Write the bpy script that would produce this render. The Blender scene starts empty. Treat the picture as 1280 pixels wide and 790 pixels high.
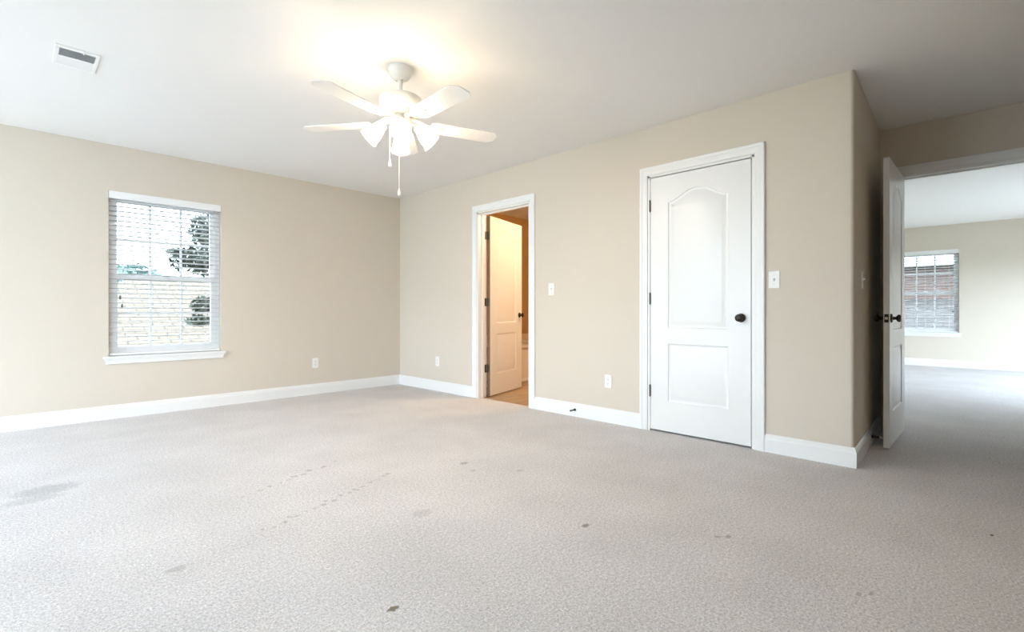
import bpy, bmesh, math, random
from mathutils import Vector, Matrix
PI = math.pi
random.seed(7)
SC = bpy.context.scene
COL = SC.collection

# ------------------------------------------------------------------ camera, sky, exposure
EYE = 0.959
YAW = 0.79548
cam_d = bpy.data.cameras.new('camera')
cam_d.sensor_width = 36.0
cam_d.lens = 619.13 * 36.0 / 1280.0
cam_d.shift_y = -6.14 / 1280.0
cam_d.clip_start = 0.02
cam = bpy.data.objects.new('camera', cam_d)
COL.objects.link(cam)
cam.location = (0, 0, EYE)
cam.rotation_euler = (PI / 2, 0, -YAW)
SC.camera = cam

SKY = 8.4
w = bpy.data.worlds.new('sky'); SC.world = w
w.use_nodes = True
bg = w.node_tree.nodes['Background']
bg.inputs[0].default_value = (0.70, 0.85, 1.0, 1)
bg.inputs[1].default_value = SKY
SC.view_settings.view_transform = 'Standard'
SC.view_settings.look = 'None'
SC.view_settings.exposure = 0.80
SC.view_settings.gamma = 1.0
SC.view_settings.use_curve_mapping = False
SC.cycles.use_denoising = True
SC.cycles.diffuse_bounces = 7
SC.cycles.max_bounces = 14
SC.cycles.transparent_max_bounces = 24
SC.cycles.sample_clamp_indirect = 8.0
SC.cycles.caustics_reflective = False
SC.cycles.caustics_refractive = False
BULB = 340.0
BATH_W = 36.0

# ------------------------------------------------------------------ key dimensions (metres)
H = 2.44
XB = 3.631        # wall with the two doors
YA = 5.628        # wall with the window
XL = -3.40        # wall left of the camera
YF = -0.40        # wall behind the camera
XE = 5.04         # alcove wall with the open entry door
XF = 11.3         # far wall of the next room
WT = 0.12
YS0, YS1 = 0.627, 0.690     # alcove side wall, slightly askew

# ------------------------------------------------------------------ materials
def new_mat(name):
    m = bpy.data.materials.new(name); m.use_nodes = True
    nt = m.node_tree
    return m, nt, nt.nodes['Principled BSDF']
def N(nt, t, **kw):
    n = nt.nodes.new(t)
    for k, v in kw.items(): setattr(n, k, v)
    return n
def L(nt, a, b): nt.links.new(a, b)

def plain(name, col, rough=0.5, metal=0.0, bump=0.0, scale=60.0, var=0.0, spec=0.5):
    m, nt, p = new_mat(name)
    p.inputs['Roughness'].default_value = rough
    p.inputs['Metallic'].default_value = metal
    p.inputs['Specular IOR Level'].default_value = spec
    tc = N(nt, 'ShaderNodeTexCoord')
    nz = N(nt, 'ShaderNodeTexNoise'); nz.inputs['Scale'].default_value = scale; nz.inputs['Detail'].default_value = 3
    L(nt, tc.outputs['Object'], nz.inputs['Vector'])
    mx = N(nt, 'ShaderNodeMix', data_type='RGBA')
    a = [max(0, c * (1 - var)) for c in col]; b = [min(1, c * (1 + var)) for c in col]
    mx.inputs[6].default_value = (*a, 1); mx.inputs[7].default_value = (*b, 1)
    L(nt, nz.outputs['Fac'], mx.inputs[0]); L(nt, mx.outputs[2], p.inputs['Base Color'])
    if bump:
        bp = N(nt, 'ShaderNodeBump'); bp.inputs['Strength'].default_value = bump; bp.inputs['Distance'].default_value = 0.002
        L(nt, nz.outputs['Fac'], bp.inputs['Height']); L(nt, bp.outputs['Normal'], p.inputs['Normal'])
    return m

M = {}
M['wall'] = plain('beige_wall_paint', (0.67, 0.605, 0.515), 0.75, bump=0.10, scale=180, var=0.015, spec=0.25)
M['bounce_cut'] = plain('bounce_cutting_brown', (0.30, 0.22, 0.14), 0.75, bump=0.10, scale=180, var=0.015, spec=0.25)  # dark brown given to unseen walls so less light bounces into the alcove
M['ceiling'] = plain('ceiling_paint', (0.82, 0.81, 0.79), 0.85, bump=0.10, scale=220, var=0.01, spec=0.2)
M['trim'] = plain('white_trim_paint', (0.83, 0.83, 0.82), 0.35, var=0.01)
M['door'] = plain('white_door_paint', (0.82, 0.82, 0.805), 0.32, bump=0.04, scale=90, var=0.01)
M['bronze'] = plain('oil_rubbed_bronze', (0.045, 0.035, 0.028), 0.32, metal=0.8, var=0.1)
M['hinge'] = plain('dark_hinge_metal', (0.10, 0.085, 0.065), 0.42, metal=0.6, var=0.1)
M['edge_shade'] = plain('door_edge_shade_brown', (0.20, 0.12, 0.06), 0.6, var=0.15, scale=8)  # dark of the hinge gap put into a brown colour
M['steel'] = plain('latch_steel', (0.62, 0.55, 0.44), 0.3, metal=0.9)
M['plate'] = plain('switch_plate_plastic', (0.84, 0.83, 0.80), 0.35)
M['slot'] = plain('dark_slot', (0.06, 0.055, 0.05), 0.6)
M['toggle'] = plain('toggle_plastic', (0.62, 0.62, 0.60), 0.4)
M['blind'] = plain('blind_slat_vinyl', (0.80, 0.80, 0.80), 0.4)
def slat_vinyl():
    m, nt, p = new_mat('translucent_slat_vinyl')
    out = nt.nodes['Material Output']
    p.inputs['Base Color'].default_value = (0.76, 0.76, 0.76, 1); p.inputs['Roughness'].default_value = 0.4
    tl = N(nt, 'ShaderNodeBsdfTranslucent'); tl.inputs[0].default_value = (0.93, 0.93, 0.93, 1)
    ms = N(nt, 'ShaderNodeMixShader'); ms.inputs[0].default_value = 0.14
    L(nt, p.outputs[0], ms.inputs[1]); L(nt, tl.outputs[0], ms.inputs[2]); L(nt, ms.outputs[0], out.inputs['Surface'])
    return m
M['slat'] = slat_vinyl()
M['blind'] = plain('blind_rail_vinyl', (0.88, 0.88, 0.88), 0.4)
M['vinyl'] = plain('window_vinyl', (0.90, 0.90, 0.90), 0.4)
M['cord'] = plain('cord_white', (0.8, 0.8, 0.78), 0.7)
M['steelchain'] = plain('pull_chain_beads', (0.80, 0.78, 0.74), 0.4, metal=0.1)
M['rubber'] = plain('black_rubber', (0.012, 0.012, 0.012), 0.5)
M['fan'] = plain('fan_white_enamel', (0.80, 0.775, 0.725), 0.35, var=0.01)
M['blade'] = plain('fan_blade_white', (0.83, 0.81, 0.78), 0.4, var=0.02, scale=20)
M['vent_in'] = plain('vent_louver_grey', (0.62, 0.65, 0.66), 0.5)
M['vent_dark'] = plain('vent_shadow_grey', (0.34, 0.36, 0.37), 0.6)
M['tub'] = plain('tub_acrylic', (0.80, 0.76, 0.70), 0.25)
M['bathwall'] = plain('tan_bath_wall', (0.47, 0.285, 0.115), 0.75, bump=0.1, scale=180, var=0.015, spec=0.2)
M['bathtile'] = plain('bath_tile', (0.62, 0.50, 0.36), 0.35, var=0.04, scale=14)
M['bark'] = plain('tree_bark', (0.11, 0.085, 0.065), 0.9, bump=0.5, scale=30, var=0.25)
M['gutter'] = plain('white_fascia', (0.45, 0.45, 0.44), 0.5)

def leaf_mat(name, c1, c2):
    m, nt, p = new_mat(name)
    tc = N(nt, 'ShaderNodeTexCoord'); nz = N(nt, 'ShaderNodeTexNoise'); nz.inputs['Scale'].default_value = 3.5
    L(nt, tc.outputs['Object'], nz.inputs['Vector'])
    mx = N(nt, 'ShaderNodeMix', data_type='RGBA'); mx.inputs[6].default_value = (*c1, 1); mx.inputs[7].default_value = (*c2, 1)
    L(nt, nz.outputs['Fac'], mx.inputs[0]); L(nt, mx.outputs[2], p.inputs['Base Color'])
    p.inputs['Roughness'].default_value = 0.6
    return m
M['leaf'] = leaf_mat('tree_leaf', (0.010, 0.016, 0.009), (0.035, 0.045, 0.028))
M['leaf_hazed'] = leaf_mat('hazed_tree_leaf', (0.055, 0.10, 0.088), (0.085, 0.13, 0.115))  # distance haze mixed into the leaf colour
M['grass'] = leaf_mat('lawn_grass', (0.05, 0.08, 0.03), (0.09, 0.11, 0.05))

def carpet():
    m, nt, p = new_mat('carpet_pile')
    p.inputs['Roughness'].default_value = 1.0
    p.inputs['Specular IOR Level'].default_value = 0.05
    tc = N(nt, 'ShaderNodeTexCoord')
    n1 = N(nt, 'ShaderNodeTexNoise'); n1.inputs['Scale'].default_value = 140; n1.inputs['Detail'].default_value = 3; n1.inputs['Roughness'].default_value = 0.8
    n2 = N(nt, 'ShaderNodeTexNoise'); n2.inputs['Scale'].default_value = 2.2; n2.inputs['Detail'].default_value = 5
    n3 = N(nt, 'ShaderNodeTexNoise'); n3.inputs['Scale'].default_value = 70; n3.inputs['Detail'].default_value = 4; n3.inputs['Roughness'].default_value = 0.7
    for n in (n1, n2, n3): L(nt, tc.outputs['Object'], n.inputs['Vector'])
    r1 = N(nt, 'ShaderNodeMapRange'); r1.inputs[1].default_value = 0.33; r1.inputs[2].default_value = 0.67
    gr = N(nt, 'ShaderNodeMix', data_type='FLOAT'); gr.inputs[0].default_value = 0.38
    L(nt, n1.outputs['Fac'], gr.inputs[2]); L(nt, n3.outputs['Fac'], gr.inputs[3]); L(nt, gr.outputs[0], r1.inputs[0])
    mx = N(nt, 'ShaderNodeMix', data_type='RGBA')
    mx.inputs[6].default_value = (0.42, 0.400, 0.403, 1); mx.inputs[7].default_value = (0.94, 0.915, 0.922, 1)
    L(nt, r1.outputs[0], mx.inputs[0])
    # worn, slightly greyer traffic lanes
    r2 = N(nt, 'ShaderNodeMapRange'); r2.inputs[1].default_value = 0.35; r2.inputs[2].default_value = 0.7; r2.inputs[3].default_value = 0.93; r2.inputs[4].default_value = 1.04
    L(nt, n2.outputs['Fac'], r2.inputs[0])
    hs = N(nt, 'ShaderNodeHueSaturation'); L(nt, r2.outputs[0], hs.inputs['Value']); L(nt, mx.outputs[2], hs.inputs['Color'])
    col = hs.outputs['Color']
    # furniture dents and stains: (x, y, radius x, radius y, stain colour or None, strength, dent depth)
    spots = [
        (0.872, 1.390, 0.020, 0.013, (0.16, 0.12, 0.07), 0.85, 1.0),
        (1.812, 1.315, 0.022, 0.014, (0.20, 0.16, 0.13), 0.75, 1.0),
        (2.020, 0.335, 0.012, 0.008, (0.34, 0.30, 0.28), 0.5, 1.0),
        (2.055, 0.305, 0.016, 0.007, (0.32, 0.29, 0.27), 0.5, 1.0),
        (2.145, 0.818, 0.022, 0.010, (0.30, 0.27, 0.25), 0.6, 1.0),
        (2.115, 0.850, 0.016, 0.010, (0.34, 0.31, 0.29), 0.6, 0.8),
        (2.018, 2.402, 0.030, 0.022, (0.30, 0.28, 0.27), 0.65, 1.0),
        (1.960, 2.250, 0.020, 0.016, (0.36, 0.33, 0.32), 0.5, 0.8),
        (2.160, 2.050, 0.022, 0.018, (0.36, 0.33, 0.32), 0.5, 0.8),
        (2.951, 0.017, 0.010, 0.008, (0.10, 0.08, 0.06), 0.9, 0.2),
        (0.150, 3.640, 0.130, 0.100, (0.30, 0.31, 0.32), 0.42, 0.2),
        (0.090, 3.500, 0.120, 0.060, (0.34, 0.35, 0.35), 0.35, 0.2),
        (0.445, 2.180, 0.035, 0.025, (0.36, 0.34, 0.33), 0.45, 0.8),
        (1.380, 1.950, 0.05, 0.04, (0.45, 0.42, 0.41), 0.35, 0.6),
    ]
    # two rows of small dents left by a bed frame
    for (xa, ya, xb, yb, n) in ((0.80, 2.30, 1.62, 2.56, 20), (0.86, 2.80, 1.50, 3.02, 12)):
        for i in range(n):
            t = (i + random.uniform(-.3, .3)) / n
            spots.append((xa + (xb - xa) * t + random.uniform(-.012, .012), ya + (yb - ya) * t + random.uniform(-.02, .02),
                          random.uniform(.008, .02), random.uniform(.008, .018), (0.36, 0.34, 0.33), random.uniform(.35, .65), 1.0))
    sep = N(nt, 'ShaderNodeSeparateXYZ'); L(nt, tc.outputs['Object'], sep.inputs[0])
    wob = N(nt, 'ShaderNodeTexNoise'); wob.inputs['Scale'].default_value = 75; L(nt, tc.outputs['Object'], wob.inputs['Vector'])
    dent = None
    for (x, y, rx, ry, c, st, dd) in spots:
        def axis(o, c0, r):
            a = N(nt, 'ShaderNodeMath', operation='SUBTRACT'); L(nt, o, a.inputs[0]); a.inputs[1].default_value = c0
            b = N(nt, 'ShaderNodeMath', operation='DIVIDE'); L(nt, a.outputs[0], b.inputs[0]); b.inputs[1].default_value = r
            q = N(nt, 'ShaderNodeMath', operation='MULTIPLY'); L(nt, b.outputs[0], q.inputs[0]); L(nt, b.outputs[0], q.inputs[1])
            return q.outputs[0]
        s = N(nt, 'ShaderNodeMath', operation='ADD'); L(nt, axis(sep.outputs[0], x, rx), s.inputs[0]); L(nt, axis(sep.outputs[1], y, ry), s.inputs[1])
        s2 = N(nt, 'ShaderNodeMath', operation='MULTIPLY_ADD'); L(nt, wob.outputs['Fac'], s2.inputs[0]); s2.inputs[1].default_value = 3.0; L(nt, s.outputs[0], s2.inputs[2])
        mr = N(nt, 'ShaderNodeMapRange', interpolation_type='SMOOTHSTEP'); mr.inputs[1].default_value = 3.0; mr.inputs[2].default_value = 1.8
        L(nt, s2.outputs[0], mr.inputs[0])
        f = N(nt, 'ShaderNodeMath', operation='MULTIPLY'); L(nt, mr.outputs[0], f.inputs[0]); f.inputs[1].default_value = st
        k = N(nt, 'ShaderNodeMix', data_type='RGBA'); L(nt, f.outputs[0], k.inputs[0]); L(nt, col, k.inputs[6]); k.inputs[7].default_value = (*c, 1)
        col = k.outputs[2]
        d = N(nt, 'ShaderNodeMath', operation='MULTIPLY'); L(nt, mr.outputs[0], d.inputs[0]); d.inputs[1].default_value = dd
        if dent is None: dent = d.outputs[0]
        else:
            ad = N(nt, 'ShaderNodeMath', operation='ADD'); L(nt, dent, ad.inputs[0]); L(nt, d.outputs[0], ad.inputs[1]); dent = ad.outputs[0]
    L(nt, col, p.inputs['Base Color'])
    ht = N(nt, 'ShaderNodeMath', operation='MULTIPLY_ADD'); L(nt, n3.outputs['Fac'], ht.inputs[0]); ht.inputs[1].default_value = 0.3; L(nt, n1.outputs['Fac'], ht.inputs[2])
    h2 = N(nt, 'ShaderNodeMath', operation='MULTIPLY_ADD'); L(nt, dent, h2.inputs[0]); h2.inputs[1].default_value = -1.0; L(nt, ht.outputs[0], h2.inputs[2])
    bp = N(nt, 'ShaderNodeBump'); bp.inputs['Strength'].default_value = 0.26; bp.inputs['Distance'].default_value = 0.006
    L(nt, h2.outputs[0], bp.inputs['Height']); L(nt, bp.outputs['Normal'], p.inputs['Normal'])
    return m
M['carpet'] = carpet()

def planks():
    m, nt, p = new_mat('vinyl_plank')
    p.inputs['Roughness'].default_value = 0.4
    tc = N(nt, 'ShaderNodeTexCoord')
    br = N(nt, 'ShaderNodeTexBrick'); br.offset = 0.37
    br.inputs['Scale'].default_value = 1.0; br.inputs['Brick Width'].default_value = 0.9; br.inputs['Row Height'].default_value = 0.15
    br.inputs['Mortar Size'].default_value = 0.003
    br.inputs['Color1'].default_value = (0.34, 0.235, 0.135, 1); br.inputs['Color2'].default_value = (0.44, 0.31, 0.19, 1); br.inputs['Mortar'].default_value = (0.15, 0.10, 0.06, 1)
    L(nt, tc.outputs['Object'], br.inputs['Vector'])
    mp = N(nt, 'ShaderNodeMapping'); mp.inputs['Scale'].default_value = (2, 22, 1); L(nt, tc.outputs['Object'], mp.inputs[0])
    nz = N(nt, 'ShaderNodeTexNoise'); nz.inputs['Scale'].default_value = 2.5; nz.inputs['Detail'].default_value = 6; L(nt, mp.outputs[0], nz.inputs['Vector'])
    r = N(nt, 'ShaderNodeMapRange'); r.inputs[3].default_value = 0.65; r.inputs[4].default_value = 1.35; L(nt, nz.outputs['Fac'], r.inputs[0])
    hs = N(nt, 'ShaderNodeHueSaturation'); L(nt, r.outputs[0], hs.inputs['Value']); L(nt, br.outputs['Color'], hs.inputs['Color'])
    L(nt, hs.outputs['Color'], p.inputs['Base Color'])
    return m
M['planks'] = planks()

def bricks(name, c1, c2, mo, bw, rh, ms, axes):
    m, nt, p = new_mat(name)
    p.inputs['Roughness'].default_value = 0.9
    tc = N(nt, 'ShaderNodeTexCoord'); sp = N(nt, 'ShaderNodeSeparateXYZ'); cb = N(nt, 'ShaderNodeCombineXYZ')
    L(nt, tc.outputs['Object'], sp.inputs[0]); L(nt, sp.outputs[axes[0]], cb.inputs[0]); L(nt, sp.outputs[axes[1]], cb.inputs[1])
    br = N(nt, 'ShaderNodeTexBrick'); br.inputs['Scale'].default_value = 1.0
    br.inputs['Brick Width'].default_value = bw; br.inputs['Row Height'].default_value = rh; br.inputs['Mortar Size'].default_value = ms
    br.inputs['Color1'].default_value = (*c1, 1); br.inputs['Color2'].default_value = (*c2, 1); br.inputs['Mortar'].default_value = (*mo, 1)
    L(nt, cb.outputs[0], br.inputs['Vector'])
    nz = N(nt, 'ShaderNodeTexNoise'); nz.inputs['Scale'].default_value = 9; L(nt, tc.outputs['Object'], nz.inputs['Vector'])
    r = N(nt, 'ShaderNodeMapRange'); r.inputs[3].default_value = 0.75; r.inputs[4].default_value = 1.25; L(nt, nz.outputs['Fac'], r.inputs[0])
    hs = N(nt, 'ShaderNodeHueSaturation'); L(nt, r.outputs[0], hs.inputs['Value']); L(nt, br.outputs['Color'], hs.inputs['Color'])
    L(nt, hs.outputs['Color'], p.inputs['Base Color'])
    return m
M['shingle'] = bricks('tan_roof_shingles', (0.110, 0.078, 0.050), (0.086, 0.062, 0.040), (0.035, 0.025, 0.017), 0.33, 0.14, 0.012, (0, 1))
M['shingle_side'] = bricks('grey_roof_shingles', (0.085, 0.075, 0.07), (0.065, 0.058, 0.055), (0.035, 0.03, 0.03), 0.33, 0.14, 0.012, (1, 0))
M['brick'] = bricks('red_brick', (0.11, 0.062, 0.048), (0.085, 0.05, 0.042), (0.12, 0.105, 0.095), 0.215, 0.075, 0.01, (1, 2))
M['brick_front'] = bricks('tan_brick', (0.11, 0.075, 0.055), (0.09, 0.06, 0.045), (0.12, 0.105, 0.095), 0.215, 0.075, 0.01, (0, 2))

def glass():
    m, nt, p = new_mat('window_glass')
    out = nt.nodes['Material Output']
    tr = N(nt, 'ShaderNodeBsdfTransparent'); tr.inputs[0].default_value = (0.97, 0.985, 0.98, 1)
    gl = N(nt, 'ShaderNodeBsdfGlossy'); gl.inputs['Roughness'].default_value = 0.02
    fr = N(nt, 'ShaderNodeFresnel'); fr.inputs[0].default_value = 1.45
    ms = N(nt, 'ShaderNodeMixShader'); L(nt, fr.outputs[0], ms.inputs[0]); L(nt, tr.outputs[0], ms.inputs[1]); L(nt, gl.outputs[0], ms.inputs[2])
    L(nt, ms.outputs[0], out.inputs['Surface'])
    return m
M['glass'] = glass()
M['concrete'] = plain('pale_bounce_slab', (0.74, 0.75, 0.75), 0.9, var=0.06, scale=3)  # colour of the reflector slab added below the side windows

def frosted():
    m, nt, p = new_mat('frosted_shade_glass')
    out = nt.nodes['Material Output']
    tl = N(nt, 'ShaderNodeBsdfTranslucent'); tl.inputs[0].default_value = (0.97, 0.95, 0.90, 1)
    df = N(nt, 'ShaderNodeBsdfDiffuse'); df.inputs[0].default_value = (0.85, 0.83, 0.78, 1)
    tp = N(nt, 'ShaderNodeBsdfTransparent'); tp.inputs[0].default_value = (0.97, 0.96, 0.93, 1)
    m1 = N(nt, 'ShaderNodeMixShader'); m1.inputs[0].default_value = 0.2
    L(nt, tl.outputs[0], m1.inputs[1]); L(nt, df.outputs[0], m1.inputs[2])
    ms = N(nt, 'ShaderNodeMixShader'); ms.inputs[0].default_value = 0.5
    L(nt, m1.outputs[0], ms.inputs[1]); L(nt, tp.outputs[0], ms.inputs[2]); L(nt, ms.outputs[0], out.inputs['Surface'])
    return m
M['frost'] = frosted()
def glow(name, col, s):
    m, nt, p = new_mat(name)
    p.inputs['Base Color'].default_value = (0.9, 0.88, 0.82, 1)
    p.inputs['Emission Color'].default_value = (*col, 1); p.inputs['Emission Strength'].default_value = s
    return m
M['bulb'] = glow('lit_bulb', (1.0, 0.80, 0.56), BULB)

# ------------------------------------------------------------------ mesh helpers
class MB:
    def __init__(s): s.bm = bmesh.new()
    def box(s, a, b, bev=0.0, seg=2, mat=None):
        x0, y0, z0 = (min(p, q) for p, q in zip(a, b)); x1, y1, z1 = (max(p, q) for p, q in zip(a, b))
        t = bmesh.new()
        v = [t.verts.new(p) for p in ((x0,y0,z0),(x1,y0,z0),(x1,y1,z0),(x0,y1,z0),(x0,y0,z1),(x1,y0,z1),(x1,y1,z1),(x0,y1,z1))]
        for f in ((3,2,1,0),(4,5,6,7),(0,1,5,4),(1,2,6,5),(2,3,7,6),(3,0,4,7)): t.faces.new([v[i] for i in f])
        if bev: bmesh.ops.bevel(t, geom=t.edges[:], offset=bev, segments=seg, profile=0.6, affect='EDGES')
        s.add(t, mat); return s
    def add(s, t, mat=None):
        if mat is not None: t.transform(mat)
        me = bpy.data.meshes.new('tmp'); t.to_mesh(me); t.free(); s.bm.from_mesh(me); bpy.data.meshes.remove(me)
    def lathe(s, prof, n=32, mat=None, cap=False):
        t = bmesh.new(); rings = []
        for r, z in prof:
            if r < 1e-6: rings.append([t.verts.new((0, 0, z))])
            else: rings.append([t.verts.new((r*math.cos(2*PI*i/n), r*math.sin(2*PI*i/n), z)) for i in range(n)])
        for A, B in zip(rings, rings[1:]):
            for i in range(n):
                j = (i + 1) % n
                if len(A) == 1 and len(B) == 1: continue
                if len(A) == 1: t.faces.new((A[0], B[i], B[j]))
                elif len(B) == 1: t.faces.new((A[i], A[j], B[0]))
                else: t.faces.new((A[i], A[j], B[j], B[i]))
        bmesh.ops.recalc_face_normals(t, faces=t.faces[:])
        s.add(t, mat); return s
    def tube(s, pts, r, n=10, mat=None):
        t = bmesh.new(); pts = [Vector(p) for p in pts]; rs = r if isinstance(r, (list, tuple)) else [r]*len(pts); rings = []
        for i, p in enumerate(pts):
            d = (pts[min(i+1, len(pts)-1)] - pts[max(i-1, 0)]).normalized()
            u = d.orthogonal().normalized() if i == 0 else (u - d*u.dot(d)).normalized()
            v = d.cross(u)
            rings.append([t.verts.new(p + rs[i]*(u*math.cos(2*PI*k/n) + v*math.sin(2*PI*k/n))) for k in range(n)])
        for A, B in zip(rings, rings[1:]):
            for k in range(n): t.faces.new((A[k], A[(k+1)%n], B[(k+1)%n], B[k]))
        t.faces.new(rings[0][::-1]); t.faces.new(rings[-1])
        bmesh.ops.recalc_face_normals(t, faces=t.faces[:])
        s.add(t, mat); return s
    def prism(s, poly, z0, z1, mat=None, bev=0.0):
        t = bmesh.new()
        a = [t.verts.new((x, y, z0)) for x, y in poly]; b = [t.verts.new((x, y, z1)) for x, y in poly]
        t.faces.new(a[::-1]); t.faces.new(b)
        n = len(poly)
        for i in range(n): t.faces.new((a[i], a[(i+1)%n], b[(i+1)%n], b[i]))
        bmesh.ops.recalc_face_normals(t, faces=t.faces[:])
        if bev: bmesh.ops.bevel(t, geom=t.edges[:], offset=bev, segments=2, profile=0.6, affect='EDGES')
        s.add(t, mat); return s
    def sweep(s, prof, path, closed=False):
        """profile (offset to the left of the path, height) swept along a plan path with mitred corners"""
        t = bmesh.new(); P = [Vector((p[0], p[1])) for p in path]; rings = []
        for i, p in enumerate(P):
            d0 = (P[i] - P[i-1]).normalized() if i > 0 else None
            d1 = (P[i+1] - P[i]).normalized() if i < len(P)-1 else None
            n0 = Vector((-d0.y, d0.x)) if d0 else None; n1 = Vector((-d1.y, d1.x)) if d1 else None
            if n0 is None: m_ = n1
            elif n1 is None: m_ = n0
            else: m_ = (n0 + n1) / (1 + n0.dot(n1))
            rings.append([t.verts.new((p.x + m_.x*o, p.y + m_.y*o, z)) for o, z in prof])
        k = len(prof)
        for A, B in zip(rings, rings[1:]):
            for i in range(k): t.faces.new((A[i], A[(i+1)%k], B[(i+1)%k], B[i]))
        t.faces.new(rings[0]); t.faces.new(rings[-1][::-1])
        bmesh.ops.recalc_face_normals(t, faces=t.faces[:])
        s.add(t); return s
    def build(s, name, mat, parent=None, smooth=False, angle=35):
        me = bpy.data.meshes.new(name)
        s.bm.to_mesh(me); s.bm.free()
        me.materials.append(M[mat] if isinstance(mat, str) else mat)
        if smooth:
            me.polygons.foreach_set('use_smooth', [True]*len(me.polygons))
            me.set_sharp_from_angle(angle=math.radians(angle))
        o = bpy.data.objects.new(name, me); COL.objects.link(o)
        if parent is not None: o.parent = parent
        return o

def tag(o, label=None, cat=None, group=None, kind=None):
    if label: o['label'] = label
    if cat: o['category'] = cat
    if group: o['group'] = group
    if kind: o['kind'] = kind
    return o
def empty(name, loc, label, cat, rz=0.0, group=None, kind=None):
    o = bpy.data.objects.new(name, None); COL.objects.link(o)
    o.location = loc; o.rotation_euler = (0, 0, rz); o.empty_display_size = 0.1
    return tag(o, label, cat, group, kind)
def structure(o, label, cat): return tag(o, label, cat, kind='structure')

def cells(mb, lo, hi, a0, a1, z0, z1, holes, axis):
    """a straight wall with rectangular openings; axis = direction it runs along"""
    As = sorted({a0, a1, *[h[0] for h in holes], *[h[1] for h in holes]})
    for p, q in zip(As, As[1:]):
        mid = (p + q) / 2
        hs = sorted([(h[2], h[3]) for h in holes if h[0] < mid < h[1]])
        z = z0
        for (ha, hb) in hs + [(z1, z1)]:
            if ha > z + 1e-6:
                if axis == 'x': mb.box((p, lo, z), (q, hi, ha))
                else: mb.box((lo, p, z), (hi, q, ha))
            z = hb
    return mb

# ------------------------------------------------------------------ room shell
ZT = H + 0.06
WIN = (0.632, 1.525, 0.555, 2.03)          # window beside the camera's view: x0, x1, z0, z1
D2 = (3.311, 4.090, 2.045)                 # bathroom doorway y0, y1, top
D3 = (1.206, 2.013, 2.045)                 # closet doorway
D1 = (-0.205, 0.577, 2.045)                # entry doorway (y along alcove wall)
W2 = (0.463, 1.356, 0.585, 2.015)          # far room window y0, y1, z0, z1
HW = [(2.45, 3.95, 0.12, 2.28), (4.08, 5.56, 0.12, 2.28)]
HF = (-2.9, -0.9, 0.20, 2.20)     # opening in the wall behind the camera   # openings in the wall beside the camera

mb = MB()
mb.prism([(XL-.2, YF-.2), (XE+.06, YF-.2), (XE+.06, -3.0), (XF+.2, -3.0), (XF+.2, 2.5), (XB+.05, 2.5), (XB+.05, YA+.2), (XL-.2, YA+.2)], -0.12, 0.0)
structure(mb.build('floor', 'carpet'), 'pale grey carpet with furniture dents covering the bedroom floor', 'floor')
structure(MB().box((XB+.05, 2.5, -0.12), (6.6, 5.6, -0.004)).build('floor_bathroom', 'planks'), 'wood-look plank floor in the bathroom', 'floor')
structure(MB().box((XL-.2, -3.0, H), (XF+.2, YA+.2, H+.15)).build('ceiling', 'ceiling'), 'white ceiling with the fan', 'ceiling')

structure(cells(MB(), YA, YA+.17, XL-.17, XB+.12, -.05, ZT, [WIN], 'x').build('wall_back', 'wall'), 'beige wall around the window with blinds', 'wall')
structure(cells(MB(), XB, XB+WT, 0.70, YA, -.05, ZT, [(D2[0], D2[1], -.05, D2[2]), (D3[0], D3[1], -.05, D3[2])], 'y').build('wall_right', 'wall'), 'beige wall holding the bathroom and closet doors', 'wall')
structure(cells(MB(), XL-.17, XL, YF-.17, YA, -.05, ZT, [(a, b, c, d) for a, b, c, d in HW], 'y').build('wall_left', 'bounce_cut'), 'unseen wall across from the two doors, browned to cut bounce light', 'wall')
structure(cells(MB(), YF-.17, YF, XL, XE, -.05, ZT, [HF], 'x').build('wall_front', 'bounce_cut'), 'unseen wall behind the camera, browned to cut bounce light', 'wall')
# alcove side wall with a rounded outer corner
r = 0.022
dirx = Vector((XE - XB, YS1 - YS0)).normalized()
poly = [(XB, 0.70)]
for i in range(7):
    a = PI + (PI/2) * i/6
    poly.append((XB + r + r*math.cos(a), YS0 + r + r*math.sin(a)))
poly += [(XE, YS1), (XE, 0.85), (XB+WT, 0.85), (XB+WT, 0.70)]
structure(MB().prism(poly, -.05, ZT).build('wall_alcove_side', 'wall', smooth=True), 'beige side wall of the entry alcove with rounded corner', 'wall')
structure(cells(MB(), XE, XE+WT, -3.0, 2.5, -.05, ZT, [(D1[0], D1[1], -.05, D1[2])], 'y').build('wall_alcove_back', 'wall'), 'beige alcove wall above the open entry door', 'wall')
# next room
structure(cells(MB(), XF, XF+.17, -3.0, 2.5, -.05, ZT, [W2], 'y').build('wall_far', 'wall'), 'beige far wall of the next room around its window', 'wall')
structure(MB().box((XE+WT, 2.2, -.05), (XF, 2.38, ZT)).build('wall_far_left', 'wall'), 'left wall of the next room', 'wall')
HW2 = (7.3, 10.9, 0.04, 1.70)
structure(cells(MB(), -1.57, -1.4, XE+WT, XF, -.05, ZT, [HW2], 'x').build('wall_far_right', 'wall'), 'right wall of the next room', 'wall')
# bathroom
structure(MB().box((XB+WT, 5.42, -.05), (6.5, 5.56, ZT)).build('wall_bathroom_back', 'bathwall'), 'tan bathroom wall behind the tub', 'wall')
structure(MB().box((6.4, 2.5, -.05), (6.52, 5.42, ZT)).build('wall_bathroom_right', 'bathwall'), 'tan bathroom end wall', 'wall')
structure(MB().box((XB+WT, 2.38, -.05), (6.52, 2.5, ZT)).build('wall_bathroom_front', 'bathwall'), 'tan bathroom wall nearest the camera', 'wall')

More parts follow.
